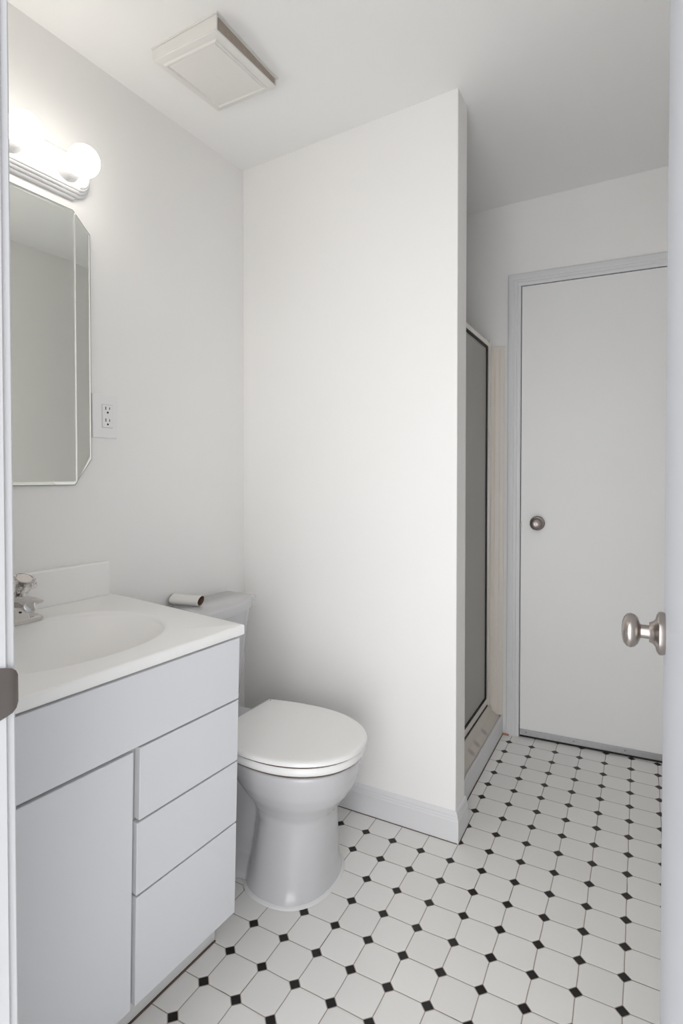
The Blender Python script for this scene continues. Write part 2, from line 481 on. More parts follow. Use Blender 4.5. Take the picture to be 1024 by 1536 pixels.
# pan with raised ledge, cross-section in x-z swept in y
bm = nb()
sec = [(-0.440, 0.002), (0.331, 0.002), (0.331, 0.082), (0.318, 0.090), (0.300, 0.104), (0.292, 0.126), (0.286, 0.132), (0.255, 0.132), (0.245, 0.125), (0.235, 0.05), (-0.10, 0.035), (-0.440, 0.045)]
loft(bm, [[(x - sx, y - sy, z) for x, z in sec] for y in (YS0 + 0.002, YF)])


def ledge_mat():
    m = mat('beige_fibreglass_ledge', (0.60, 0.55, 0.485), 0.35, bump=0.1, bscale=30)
    nt = m.node_tree; N = nt.nodes; L = nt.links; b = N['Principled BSDF']
    tc = N.new('ShaderNodeTexCoord'); last = None
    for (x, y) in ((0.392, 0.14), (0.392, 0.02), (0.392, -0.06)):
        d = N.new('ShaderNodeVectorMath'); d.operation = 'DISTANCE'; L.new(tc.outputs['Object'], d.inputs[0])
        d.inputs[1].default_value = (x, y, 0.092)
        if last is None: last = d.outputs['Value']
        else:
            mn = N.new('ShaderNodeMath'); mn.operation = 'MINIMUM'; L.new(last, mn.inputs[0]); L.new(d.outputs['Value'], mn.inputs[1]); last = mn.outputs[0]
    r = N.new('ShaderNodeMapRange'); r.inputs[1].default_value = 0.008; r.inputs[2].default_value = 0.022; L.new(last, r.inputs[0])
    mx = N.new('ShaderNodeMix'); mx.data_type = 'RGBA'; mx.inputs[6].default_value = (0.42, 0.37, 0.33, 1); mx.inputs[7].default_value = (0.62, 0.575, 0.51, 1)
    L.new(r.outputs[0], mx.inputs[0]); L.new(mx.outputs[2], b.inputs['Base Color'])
    return m


obj('shower_pan', bm, ledge_mat(), stall, smooth=True, angle=30)
bm = nb(); wbox(bm, 0.3325, 0.343, YS0 + 0.001, fwy(0.34) - 0.002, 0.0, 0.086); kb = obj('kerb_board', bm, M_trim, stall, bevel=0.003); kb['label'] = 'white board along the kerb front'
bm = nb(); wbox(bm, 0.343, 0.346, YS0 + 0.001, fwy(0.34) - 0.014, 0.0, 0.0022); obj('grime_line', bm, M_gap, stall)
ZS = 1.777
bm = nb()
loft(bm, [[(x - sx, y - sy, z) for x, y in ((lwx(0.205) + 0.003, 0.205), (lwx(0.205) + 0.014, 0.205), (lwx(0.928) + 0.014, 0.928), (lwx(0.928) + 0.003, 0.928))] for z in (0.04, ZS)]); obj('wall_panel', bm, M_fiber, stall, bevel=0.004)
bm = nb(); wbox(bm, -0.444, 0.305, YS0 + 0.002, YS0 + 0.012, 0.12, ZS); obj('wall_panel', bm, M_fiber, stall, bevel=0.003)
bm = nb()
sec = [(-0.444, YF + 0.003), (-0.444, YF - 0.008), (0.290, YF - 0.010), (0.300, YF - 0.010), (0.306, YF - 0.004), (0.322, YF - 0.002), (0.326, YF + 0.001), (0.343, YF + 0.003), (0.343, YF + 0.006)]
sec = [(x, min(y, fwy(x) - 0.001)) for x, y in sec]
loft(bm, [[(x - sx, y - sy, z) for x, y in sec] for z in (0.088, ZS)])
obj('wall_panel', bm, M_fiber, stall, smooth=True, angle=25)
bm = nb(); lathe(bm, [(0.0, 0.0), (0.0, 0.035), (0.003, 0.034), (0.003, 0.0)], 'Z', (-0.05, 0.0, 0.0375)); obj('drain', bm, M_chrome, stall, smooth=True)

# shower door
sd = thing('shower_door', 'frosted grey glass shower door in a knurled metal frame', 'shower door', (0.28, 0.565, 0.134))
cy = 0.565
y0, y1, z0, z1 = YS0 + 0.014, YF - 0.012, 0.134, 1.802
c = (0.28, cy, 0.134)
bm = nb(); wbox(bm, 0.258, 0.289, y1 - 0.026, y1, z0, z1 + 0.004, c); obj('frame_post', bm, M_frame, sd, bevel=0.002)
bm = nb(); wbox(bm, 0.258, 0.283, y0, y0 + 0.024, z0, z1 + 0.004, c); obj('frame_post', bm, M_frame, sd, bevel=0.002)
bm = nb(); wbox(bm, 0.258, 0.282, y0 + 0.024, y1 - 0.024, z1 - 0.024, z1 - 0.006, c); wbox(bm, 0.262, 0.278, y0 + 0.024, y1 - 0.024, z1 - 0.006, z1, c); obj('header_rail', bm, M_frame, sd, bevel=0.0015)
bm = nb(); wbox(bm, 0.258, 0.282, y0 + 0.024, y1 - 0.024, z0 + 0.006, z0 + 0.032, c); obj('sill_rail', bm, M_frame, sd, bevel=0.0015)
bm = nb(); wbox(bm, 0.256, 0.284, y0 + 0.020, y1 - 0.014, z0, z0 + 0.006, c); obj('sill_shadow', bm, M_black, sd)  # black strip painting the shadow line under the sill rail
gy0, gy1, gz0, gz1 = y0 + 0.024, y1 - 0.024, z0 + 0.030, z1 - 0.024
for nm, (a, b_, c0, c1) in (('gasket', (gy0, gy0 + 0.014, gz0, gz1)), ('gasket', (gy1 - 0.016, gy1, gz0, gz1)), ('gasket', (gy0 + 0.014, gy1 - 0.016, gz1 - 0.010, gz1)), ('gasket', (gy0 + 0.014, gy1 - 0.016, gz0, gz0 + 0.010))):
    bm = nb(); wbox(bm, 0.264, 0.279, a, b_, c0, c1, c); obj(nm, bm, M_black, sd)
bm = nb(); wbox(bm, 0.268, 0.274, gy0 + 0.014, gy1 - 0.016, gz0 + 0.010, gz1 - 0.010, c); obj('glass_pane', bm, M_glass, sd)

# ------------------------------------------------------------------ entry door, standing open along the right edge
DXF = 0.929
door2 = struct(thing('door_2', 'open white entry door seen edge-on at the right edge', 'door', (DXF, -0.605, 0)))
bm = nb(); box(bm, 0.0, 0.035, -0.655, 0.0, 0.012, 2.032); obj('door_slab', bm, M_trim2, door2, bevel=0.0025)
KY, KZ2 = -0.060, 0.9445
bm = nb(); lathe(bm, [(0.001, 0.0), (0.0, 0.0315), (-0.004, 0.033), (-0.0085, 0.0325), (-0.0115, 0.028), (-0.013, 0.0215), (-0.0165, 0.017), (-0.0215, 0.0150), (-0.0215, 0.0)], 'X', (0, KY, KZ2)); obj('knob_rose', bm, M_nickel, door2, smooth=True)
bm = nb(); lathe(bm, [(-0.020, 0.0), (-0.020, 0.0105), (-0.033, 0.0105), (-0.0345, 0.0135), (-0.037, 0.0205), (-0.0415, 0.0250), (-0.047, 0.0268), (-0.052, 0.0255), (-0.0565, 0.0205), (-0.0590, 0.0135), (-0.0595, 0.006), (-0.0595, 0.0)], 'X', (0, KY, KZ2))
kn2 = obj('door_knob', bm, M_nickel, door2, smooth=True); kn2['label'] = 'oval satin nickel knob'
bm = nb(); lathe(bm, [(0.0345, 0.0), (0.0355, 0.032), (0.043, 0.030), (0.048, 0.014), (0.062, 0.012), (0.072, 0.024), (0.084, 0.026), (0.092, 0.016), (0.093, 0.0)], 'X', (0, KY, KZ2)); obj('outer_knob', bm, M_nickel, door2, smooth=True)
for zz in (0.25, 1.02, 1.80):
    bm = nb(); lathe(bm, [(zz - 0.045, 0.0), (zz - 0.045, 0.006), (zz + 0.045, 0.006), (zz + 0.045, 0.0)], 'Z', (0.040, -0.662, 0), 16); obj('hinge', bm, M_bronze, door2, smooth=True)

# ------------------------------------------------------------------ vanity cabinet
LEAN = 0.0286
VW = 0.615          # width


def vmap(bm, snap=True):
    """lean of the cabinet; rear edges meet the wall"""
    inv = MV.inverted()
    for v in bm.verts:
        if snap and v.co.x < -0.44:
            P = MV @ Vector((v.co.x, v.co.y, v.co.z)); P.x = lwx(P.y) + (0.004 if v.co.x > -0.6 else 0.002)
            q = inv @ P; v.co.x = q.x; v.co.y = q.y
        else:
            v.co.x += LEAN * v.co.z


van = thing('vanity_cabinet', 'white vanity cabinet with one door and three drawers beside the toilet', 'cabinet', VN0, VNR)
bm = nb()
for b6 in ((-0.50, -0.0185, -VW + 0.004, -VW + 0.016, 0.092, 0.7945), (-0.50, -0.0185, -0.014, -0.002, 0.092, 0.7945), (-0.50, -0.0185, -VW + 0.016, -0.014, 0.092, 0.104),
           (-0.50, -0.490, -VW + 0.016, -0.014, 0.104, 0.78), (-0.030, -0.0185, -VW + 0.016, -0.014, 0.104, 0.7945)):
    box(bm, *b6)
vmap(bm); obj('cabinet_body', bm, M_carc, van)
# far and near side boards (white), set flush with the panels
bm = nb(); box(bm, -0.50, -0.0186, -0.002, 0.0, 0.092, 0.7945); vmap(bm); obj('side_board', bm, M_lam, van)
bm = nb(); box(bm, -0.50, -0.062, -VW + 0.006, -0.004, 0.0, 0.092); vmap(bm); kk = obj('toe_kick', bm, M_kick, van, bevel=0.003)
bm = nb(); box(bm, -0.062, -0.0575, -VW + 0.006, -0.006, 0.0, 0.003); vmap(bm, False); obj('grime_line', bm, M_gap, van)
G = 0.0022


def panel(name, a0, a1, z0, z1, skew=0.0, label=None):
    bm = nb(); vs = box(bm, -0.018, 0.0, -a1 + G, -a0 - G, z0 + G, z1 - G)
    if skew:
        for v in vs:
            if v.co.y < (-a0 - a1) / 2 and v.co.z < (z0 + z1) / 2: v.co.y += skew
    vmap(bm, False)
    o = obj(name, bm, M_lam, van, bevel=0.0016)
    if label: o['label'] = label
    return o


panel('false_front', 0.0 - G, VW, 0.638, 0.7925)
panel('drawer_front', 0.0 - G, 0.2905, 0.4835, 0.638, label='top drawer front')
panel('drawer_front', 0.0 - G, 0.2955, 0.3285, 0.4835, label='middle drawer front')
panel('drawer_front', 0.0 - G, 0.2955, 0.096, 0.3285, label='bottom drawer front')
panel('cabinet_door', 0.3015, VW, 0.096, 0.636, -0.0015)

# countertop with moulded basin
top = thing('countertop', 'white moulded countertop with oval basin on the vanity cabinet', 'countertop', VN0, VNR)
inv = MV.inverted()
CX, CY, SX_, SY_ = -0.238, -0.312, 0.170, 0.228
XF, YA, YB = 0.0, 0.0155, -VW - 0.01
ZF, ZB = 0.8205, 0.8385


def backx(y):       # local x of the wall at local y
    P = MV @ Vector((-0.5, y, 0)); P.x = lwx(P.y) + 0.001
    return (inv @ P).x


def ztop(x): return ZF + (ZB - ZF) * min(1, max(0, -x / 0.49))


def edge_pt(ang):
    dx, dy = math.cos(ang), math.sin(ang); t = 9
    if dx > 1e-9: t = min(t, (XF - CX) / dx)
    if dy > 1e-9: t = min(t, (YA - CY) / dy)
    if dy < -1e-9: t = min(t, (YB - CY) / dy)
    if dx < -1e-9:
        xb = backx(CY); tb = (xb - CX) / dx
        for _ in range(4): tb = (backx(CY + dy * tb) - CX) / dx
        t = min(t, tb)
    return CX + dx * t, CY + dy * t


angs = [2 * PI * i / 120 for i in range(120)]
for (x, y) in ((XF, YA), (XF, YB), (backx(YA), YA), (backx(YB), YB)):
    angs.append(math.atan2(y - CY, x - CX) % (2 * PI))
angs = sorted(set(round(a, 6) for a in angs))
P_ = 2.25


def sup(ang):
    c_, s_ = abs(math.cos(ang)) / SX_, abs(math.sin(ang)) / SY_
    return 1.0 / ((c_ ** P_ + s_ ** P_) ** (1 / P_))


bm = nb()
rings = []
prof = []
for i in range(1, 25):
    r = i / 24.0 * 0.985
    prof.append((r, -0.090 * (1 - (r / 1.01) ** 2.1) - 0.004))
prof += [(0.995, -0.0065), (1.003, -0.0035), (1.012, -0.0012), (1.025, 0.0), (1.05, 0.0016), (1.075, 0.0012), (1.10, 0.0)]
for r, dz in prof:
    ring = []
    for a in angs:
        q = sup(a) * r; x, y = CX + math.cos(a) * q, CY + math.sin(a) * q
        ring.append((x + LEAN * 0.82, y, ztop(x) + dz))
    rings.append(ring)
for ins, dz, in ((0.004, 0.0), (0.0012, -0.001), (0.0, -0.004), (0.0, -0.0235), (0.002, -0.0255), (0.03, -0.0255)):
    ring = []
    for a in angs:
        x, y = edge_pt(a)
        if ins > 0:
            x = min(x, XF - ins); y = min(y, YA - ins); y = max(y, YB + ins)
        back = x < -0.45
        ring.append((x + (0 if back else LEAN * 0.82), y, ztop(x) + dz))
    rings.append(ring)
loft(bm, rings, cap0=True, cap1=False)
obj('basin_top', bm, M_marble, top, smooth=True, angle=60)
bm = nb()
a0, a1 = 0.630, 1.235
zb = 0.837
# backsplash, in left wall frame expressed through world
vs = box(bm, 0.001, 0.021, -a1, -a0, zb, 0.9365)
for v in vs: v.co = inv @ (ML @ v.co)
obj('backsplash', bm, M_marble, top, bevel=0.004, seg=3)
bm = nb(); lathe(bm, [(0.0, 0.0), (0.0, 0.026), (0.003, 0.024), (0.002, 0.012), (0.0, 0.0)], 'Z', (CX + 0.023, CY, 0.7375), 32); obj('drain', bm, M_chrome, top, smooth=True)

# faucet
FX, FY, FZ = -0.425, -0.885, 0.838
fa = thing('faucet', 'chrome faucet with clear knob handle on the vanity countertop', 'faucet', (FX, FY, FZ), R(-3))


def slab(bm, pts, z0, z1, ch=0.0, z1b=None):
    rings = [[(x, y, z0) for x, y in pts], [(x, y, z1 - ch) for x, y in pts]]
    if ch: rings.append([(x, y, z1) for x, y in inset(pts, ch)])
    loft(bm, rings)


bm = nb(); slab(bm, [(-0.026, -0.083), (0.024, -0.083), (0.028, -0.078), (0.028, 0.076), (0.022, 0.085), (-0.022, 0.085), (-0.026, 0.080)], -0.002, 0.010, 0.004)
obj('deck_plate', bm, M_chrome, fa, smooth=True, angle=20)
bm = nb(); loft(bm, [[(x, y, z) for x, y in rrect(-0.024 + i, 0.030 - i, -0.070 + i * 2, 0.053 - j, 0.008)] for z, i, j in ((0.006, 0.0, 0.0), (0.020, 0.001, 0.004), (0.038, 0.002, 0.002))])
bd = obj('faucet_body', bm, M_chrome, fa, smooth=True)
bm = nb(); lathe(bm, [(0.0302, 0.0), (0.0302, 0.0022), (0.0312, 0.0022), (0.0312, 0.0)], 'X', (0, 0.026, 0.027), 12); obj('overflow_hole', bm, M_dark, bd)
bm = nb()
rings = []
for x, zt in ((-0.027, 0.0), (0.034, 0.0)):
    sec = [(-0.090, 0.037), (-0.084, 0.052), (-0.03, 0.056), (0.0, 0.057), (0.056, 0.0565), (0.064, 0.0555), (0.081, 0.047), (0.080, 0.042), (0.062, 0.0395), (0.040, 0.038), (0.0, 0.034), (-0.045, 0.036)]
    rings.append([(x, y, z) for y, z in sec])
loft(bm, rings); obj('top_plate', bm, M_chrome, fa, bevel=0.0015)
bm = nb()
loft(bm, [[(x, yy * wd, z + h * s) for yy, s in ((-1, -0.7), (-1, 0.4), (-0.6, 1), (0.6, 1), (1, 0.4), (1, -0.7), (0.6, -1), (-0.6, -1))] for x, wd, z, h in ((0.0, 0.020, 0.052, 0.012), (0.05, 0.018, 0.060, 0.011), (0.095, 0.015, 0.062, 0.010), (0.115, 0.013, 0.057, 0.010), (0.118, 0.010, 0.050, 0.008))])
obj('spout', bm, M_chrome, fa, smooth=True)
TILT = Matrix.Translation((-0.006, 0, 0.054)) @ Matrix.Rotation(R(28), 4, 'Y') @ Matrix.Translation((0, 0, -0.054))
for y in (0.040, -0.052):
    h = obj('handle_stem', (lambda b: (lathe(b, [(0.050, 0.0), (0.050, 0.017), (0.056, 0.017), (0.060, 0.014), (0.064, 0.010), (0.092, 0.009), (0.094, 0.0)], 'Z', (0, y, 0), 24), bmesh.ops.transform(b, matrix=TILT, verts=b.verts), b)[2])(nb()), M_chrome, fa, smooth=True)
    bm = nb()
    rings = []
    for t, r, fl in ((0.0655, 0.0, 0), (0.0655, 0.0125, 0), (0.070, 0.0150, 0.02), (0.078, 0.0170, 0.06), (0.086, 0.0205, 0.10), (0.094, 0.0265, 0.10), (0.100, 0.0285, 0.08), (0.106, 0.0275, 0.06), (0.110, 0.0235, 0.02), (0.1108, 0.0185, 0), (0.1095, 0.0175, 0), (0.1095, 0.0, 0)):
        rings.append([(r * (1 + fl * math.cos(8 * 2 * PI * k / 64)) * math.cos(2 * PI * k / 64), y + r * (1 + fl * math.cos(8 * 2 * PI * k / 64)) * math.sin(2 * PI * k / 64), t) for k in range(64)])
    loft(bm, rings, False, False)
    bmesh.ops.remove_doubles(bm, verts=bm.verts, dist=1e-5); bmesh.ops.transform(bm, matrix=TILT, verts=bm.verts)
    kn = obj('knob_handle', bm, M_acryl, fa, smooth=True); kn['label'] = 'clear faceted knob with a pale cap'
    bm = nb(); lathe(bm, [(0.1098, 0.0), (0.1098, 0.0172), (0.1125, 0.0168), (0.1142, 0.012), (0.1148, 0.0)], 'Z', (0, y, 0), 32); bmesh.ops.transform(bm, matrix=TILT, verts=bm.verts); obj('handle_cap', bm, M_cap, kn, smooth=True)

# ------------------------------------------------------------------ toilet
TX, TY = -0.489, -0.248
tl = thing('toilet', 'white two-piece toilet with closed lid between vanity and partition', 'toilet', (TX, TY, 0), R(-0.5))


def ring_s(x0, x1, hw, z, n=2.4, k=56, y=0.0):
    return [(x, yy, z) for x, yy in outline_super(x0, x1, hw, n, k, y)]


parts = []
bm = nb()
loft(bm, [ring_s(0.340, 0.611, 0.151, 0.0, 2.3, y=-0.012), ring_s(0.345, 0.608, 0.147, 0.012, 2.3, y=-0.012), ring_s(0.352, 0.603, 0.138, 0.04, 2.3, y=-0.010), ring_s(0.358, 0.600, 0.130, 0.085, 2.3, y=-0.008), ring_s(0.363, 0.598, 0.123, 0.14, 2.25, y=-0.005),
          ring_s(0.366, 0.597, 0.117, 0.185, 2.2, y=-0.002), ring_s(0.355, 0.602, 0.117, 0.212, 2.2), ring_s(0.335, 0.622, 0.130, 0.24, 2.2), ring_s(0.31, 0.645, 0.147, 0.268, 2.2), ring_s(0.285, 0.663, 0.162, 0.30, 2.2),
          ring_s(0.262, 0.672, 0.171, 0.335, 2.2), ring_s(0.25, 0.676, 0.175, 0.366, 2.25), ring_s(0.252, 0.674, 0.173, 0.374, 2.25)])
loft(bm, [ring_s(0.06, 0.44, 0.080, 0.0, 3), ring_s(0.06, 0.43, 0.078, 0.10, 3), ring_s(0.06, 0.44, 0.070, 0.16, 3), ring_s(0.06, 0.46, 0.076, 0.22, 3), ring_s(0.05, 0.46, 0.080, 0.30, 3)])
loft(bm, [ring_s(0.07, 0.45, 0.128, 0.0, 3.4), ring_s(0.08, 0.45, 0.122, 0.018, 3.4), ring_s(0.10, 0.44, 0.10, 0.034, 3.2), ring_s(0.12, 0.43, 0.07, 0.05, 3.0)])
loft(bm, [ring_s(0.03, 0.40, 0.085, 0.27, 3), ring_s(0.025, 0.40, 0.115, 0.33, 3.4), ring_s(0.02, 0.40, 0.135, 0.36, 3.6), ring_s(0.02, 0.40, 0.137, 0.378, 3.6), ring_s(0.023, 0.397, 0.134, 0.384, 3.6)])
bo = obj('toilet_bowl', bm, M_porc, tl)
md = bo.modifiers.new('remesh', 'REMESH'); md.mode = 'VOXEL'; md.voxel_size = 0.005
md = bo.modifiers.new('smooth', 'SMOOTH'); md.factor = 0.6; md.iterations = 9
bpy.context.view_layer.update()
dg = bpy.context.evaluated_depsgraph_get()
me = bpy.data.meshes.new_from_object(bo.evaluated_get(dg)); bo.modifiers.clear(); bo.data = me
for p in me.polygons: p.use_smooth = True
if not me.materials: me.materials.append(M_porc)
for v in me.vertices:
    if v.co.z < 0.001: v.co.z = 0.001
bm = nb()
loft(bm, [ring_s(0.334, 0.617, 0.157, 0.0005, 2.3, y=-0.012), ring_s(0.337, 0.614, 0.154, 0.004, 2.3, y=-0.012), ring_s(0.348, 0.606, 0.146, 0.008, 2.3, y=-0.012)]); obj('caulk_bead', bm, M_caulk, tl, smooth=True)


# tank
def tank_out(x0, xe, xb, hw, r, z, k=14):
    """plan outline with bowed front: corners at xe, middle at xb"""
    pts = []
    n = 28
    for i in range(n + 1):
        t = -1 + 2 * i / n
        y = (hw - r) * t
        pts.append((xb - (xb - xe) * abs(t) ** 2.2, y))
    out = [(x, y, z) for x, y in pts]
    for i in range(1, 7):
        a = R(90 * i / 7); out.append((xe - r + r * math.cos(a), hw - r + r * math.sin(a), z))
    rb = 0.015
    for i in range(0, 5):
        a = R(90 + 90 * i / 4); out.append((x0 + rb + rb * math.cos(a), hw - rb + rb * math.sin(a), z))
    for i in range(0, 5):
        a = R(180 + 90 * i / 4); out.append((x0 + rb + rb * math.cos(a), -hw + rb + rb * math.sin(a), z))
    for i in range(1, 7):
        a = R(-90 + 90 * i / 7); out.append((xe - r + r * math.cos(a), -hw + r + r * math.sin(a), z))
    return out


bm = nb()
loft(bm, [tank_out(0.016, 0.100, 0.120, 0.190, 0.03, 0.386), tank_out(0.014, 0.108, 0.132, 0.200, 0.03, 0.40), tank_out(0.012, 0.118, 0.146, 0.207, 0.03, 0.50), tank_out(0.012, 0.130, 0.165, 0.216, 0.03, 0.64), tank_out(0.012, 0.140, 0.180, 0.222, 0.03, 0.721)])
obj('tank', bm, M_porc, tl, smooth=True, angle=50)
bm = nb()
loft(bm, [tank_out(0.010, 0.149, 0.196, 0.229, 0.03, 0.7215), tank_out(0.008, 0.153, 0.201, 0.233, 0.03, 0.724), tank_out(0.007, 0.155, 0.203, 0.235, 0.03, 0.748), tank_out(0.009, 0.152, 0.199, 0.232, 0.028, 0.7545), tank_out(0.014, 0.145, 0.192, 0.226, 0.025, 0.757)])
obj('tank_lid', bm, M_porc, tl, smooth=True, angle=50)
bm = nb(); lathe(bm, [(0.152, 0.0), (0.152, 0.011), (0.170, 0.010), (0.172, 0.0)], 'X', (0, -0.16, 0.665), 20); lv = obj('flush_lever', bm, M_chrome, tl, smooth=True)
bm = nb(); loft(bm, [[(0.166 + a, -0.165 + t * 0.07, 0.665 - t * 0.008 + b_) for a, b_ in ((0, -0.006), (0.006, -0.004), (0.006, 0.004), (0, 0.006))] for t in (0, 0.5, 1)]); obj('lever_arm', bm, M_chrome, lv, bevel=0.001)


# seat and lid outlines
def seat_out(xb, xf, hwb, hw, z, k=60, ins=0.0):
    pts = [(xb + ins, hwb - ins)]
    xm = xb + 0.195
    for i in range(1, 10):
        t = i / 10.0; pts.append((xb + (xm - xb) * t, hwb + (hw - hwb) * math.sin(t * PI / 2) - ins))
    for i in range(33):
        a = PI / 2 - PI * i / 32; n_ = 2.12
        c_, s_ = math.cos(a), math.sin(a)
        pts.append((xm + (xf - xm - ins) * abs(c_) ** (2 / n_), (hw - ins) * math.copysign(abs(s_) ** (2 / n_), s_)))
    for i in range(9, 0, -1):
        t = i / 10.0; pts.append((xb + (xm - xb) * t, -(hwb + (hw - hwb) * math.sin(t * PI / 2) - ins)))
    pts.append((xb + ins, -hwb + ins))
    return [(x, y, z) for x, y in pts]


bm = nb()
A_ = (0.262, 0.688, 0.150, 0.184)
loft(bm, [seat_out(*A_, 0.3785, ins=0.006), seat_out(*A_, 0.382, ins=0.001), seat_out(*A_, 0.390), seat_out(*A_, 0.4005, ins=0.002), seat_out(*A_, 0.4035, ins=0.006)])
obj('seat', bm, M_seat, tl, smooth=True, angle=70)
bm = nb()
A_ = (0.256, 0.693, 0.158, 0.187)
loft(bm, [seat_out(*A_, 0.4065, ins=0.004), seat_out(*A_, 0.4085), seat_out(*A_, 0.415), seat_out(*A_, 0.4185, ins=0.0025), seat_out(*A_, 0.4205, ins=0.007), seat_out(*A_, 0.4215, ins=0.016), seat_out(*A_, 0.4218, ins=0.05)])
obj('seat_lid', bm, M_seat, tl, smooth=True, angle=60)
bm = nb()
loft(bm, [seat_out(0.266, 0.6855, 0.147, 0.1815, z) for z in (0.4030, 0.4070)]); obj('lid_gap', bm, M_gap, tl)  # dark filler painting the shade between seat and lid
bm = nb()
loft(bm, [seat_out(0.270, 0.680, 0.142, 0.177, z) for z in (0.3750, 0.3795)]); obj('seat_gap', bm, M_gap, tl)  # dark filler painting the shade between bowl rim and seat
for y in (-0.075, 0.075):
    bm = nb(); lathe(bm, [(y - 0.022, 0.0), (y - 0.022, 0.011), (y + 0.022, 0.011), (y + 0.022, 0.0)], 'Y', (0.247, 0, 0.396), 20); box(bm, 0.232, 0.262, y - 0.018, y + 0.018, 0.383, 0.396); obj('hinge', bm, M_seat, tl, smooth=True)
for s in (-1, 1):
    bm = nb(); lathe(bm, [(0.028, 0.0), (0.028, 0.014), (0.040, 0.012), (0.046, 0.006), (0.047, 0.0)], 'Z', (0.30, 0.100 * s, 0), 20); obj('bolt_cap', bm, M_seat, tl, smooth=True)

# empty paper roll on the tank lid
d = Vector((0.105, 0.022, 0)); ang = math.atan2(d.y, d.x)
rl = thing('paper_roll', 'empty squashed toilet paper roll lying on the tank lid', 'paper roll', (-0.438, -0.268, 0.7575), ang)


def roll_ring(x, ry, rz, off=0.0, k=36):
    out = []
    for i in range(k):
        a = 2 * PI * i / k; c_, s_ = math.cos(a), math.sin(a)
        yy = ry * c_ + 0.004 * s_; zz = rz * (s_ if s_ < 0 else s_ * (1 + 0.12 * c_))
        out.append((x, yy, 0.0165 + zz + off))
    return out


bm = nb()
loft(bm, [roll_ring(-0.055, 0.024, 0.0165), roll_ring(-0.02, 0.0225, 0.0150, -0.0013), roll_ring(0.02, 0.022, 0.0148, -0.0014), roll_ring(0.050, 0.0225, 0.0160), roll_ring(0.051, 0.0205, 0.0145), roll_ring(0.0, 0.0195, 0.0130), roll_ring(-0.056, 0.0215, 0.0145), roll_ring(-0.055, 0.024, 0.0165)], False, False)
obj('paper_wrap', bm, M_paper, rl, smooth=True, angle=60)
bm = nb()
loft(bm, [roll_ring(-0.054, 0.0212, 0.0142), roll_ring(0.0, 0.0192, 0.0127), roll_ring(0.0515, 0.0203, 0.0143), roll_ring(0.0515, 0.0190, 0.0130), roll_ring(0.0, 0.0180, 0.0116), roll_ring(-0.054, 0.0200, 0.0130), roll_ring(-0.054, 0.0212, 0.0142)], False, False)
cc = obj('cardboard_core', bm, M_card, rl, smooth=True, angle=60); cc['label'] = 'brown cardboard core'

# ------------------------------------------------------------------ wall mirror (left wall frame)
mi = thing('wall_mirror', 'frameless wall mirror with clipped corners above the white vanity', 'mirror', ML @ Vector((0, -0.95, 1.164)), LWR)
MA0, MA1, MZ0, MZ1 = 0.6775, 1.215, 1.164, 1.929
CA, CT, CB = 0.0525, 0.0495, 0.0735


def mo(i=0.0):      # outline in (y, z) local, CCW seen from +x ; y = 0.95 - a
    a0, a1, z0, z1 = MA0 + i, MA1 - i, MZ0 + i, MZ1 - i
    k = i * 0.45
    P = [(a0, z0 + CB - k), (a0, z1 - CT + k), (a0 + CA - k, z1), (a1 - CA + k, z1), (a1, z1 - CT + k), (a1, z0 + CB - k), (a1 - CA + k, z0), (a0 + CA - k, z0)]
    return [(0.95 - a, z - 1.164) for a, z in P]


bm = nb(); loft(bm, [[(0.0005, y, z) for y, z in mo(-0.0012)], [(0.0060, y, z) for y, z in mo(-0.0012)]]); obj('mirror_backing', bm, M_dark, mi)
bm = nb()
loft(bm, [[(0.0062, y, z) for y, z in mo(0.0)], [(0.0064, y, z) for y, z in mo(0.0)], [(0.0104, y, z) for y, z in mo(0.0085)]], True, False)
be = obj('bevelled_edge', bm, M_mirror, mi)
yl = 0.95 - (MA0 + CA - 0.0005)     # y of the joint near the clipped corner
yr = 0.95 - (MA1 - CA + 0.0005)
IN = mo(0.0085)
inn = [p for p in IN]
# centre sheet
bm = nb()
zt, zb_ = MZ1 - 0.0085 - 1.164, 0.0085
vs = [bm.verts.new((0.0104, y, z)) for y, z in ((yl - 0.004, zb_), (yl - 0.004, zt), (yr + 0.004, zt), (yr + 0.004, zb_))]
ex = [bm.verts.new((0.0086, y, z)) for y, z in ((yl - 0.004, zb_), (yl - 0.004, zt), (yr + 0.004, zt), (yr + 0.004, zb_))]
bm.faces.new(vs); bm.faces.new(ex)
for i in range(4): bm.faces.new((vs[i], vs[(i + 1) % 4], ex[(i + 1) % 4], ex[i]))
obj('mirror_sheet', bm, M_mirror, mi)
# side wings beyond the joints, very slightly out of plane
for side, yj, idx in ((1, yl, (0, 1, 2, 7)), (-1, yr, (5, 4, 3, 6))):
    bm = nb()
    pl = [inn[idx[0]], inn[idx[1]], (yj + 0.004 * side, zt), (yj + 0.004 * side, zb_)]
    f_ = [bm.verts.new((0.0104 - abs(y - yj) * 0.008, y, z)) for y, z in pl]
    b_ = [bm.verts.new((0.0086, y, z)) for y, z in pl]
    bm.faces.new(f_); bm.faces.new(b_)
    for i in range(4): bm.faces.new((f_[i], f_[(i + 1) % 4], b_[(i + 1) % 4], b_[i]))
    obj('mirror_wing', bm, M_mirror, mi)
    bm = nb()
    vv = [(0.0104, yj - 0.004), (0.0107, yj), (0.0104, yj + 0.004), (0.0086, yj + 0.004), (0.0086, yj - 0.004)]
    loft(bm, [[(x, y, z) for x, y in vv] for z in (zb_ + 0.002, zt - 0.002)])
    obj('joint_strip', bm, mat('joint_glass', (0.95, 0.96, 0.92), 0.12, 0.9, bump=0.05) if side == 1 else bpy.data.materials['joint_glass'], mi)

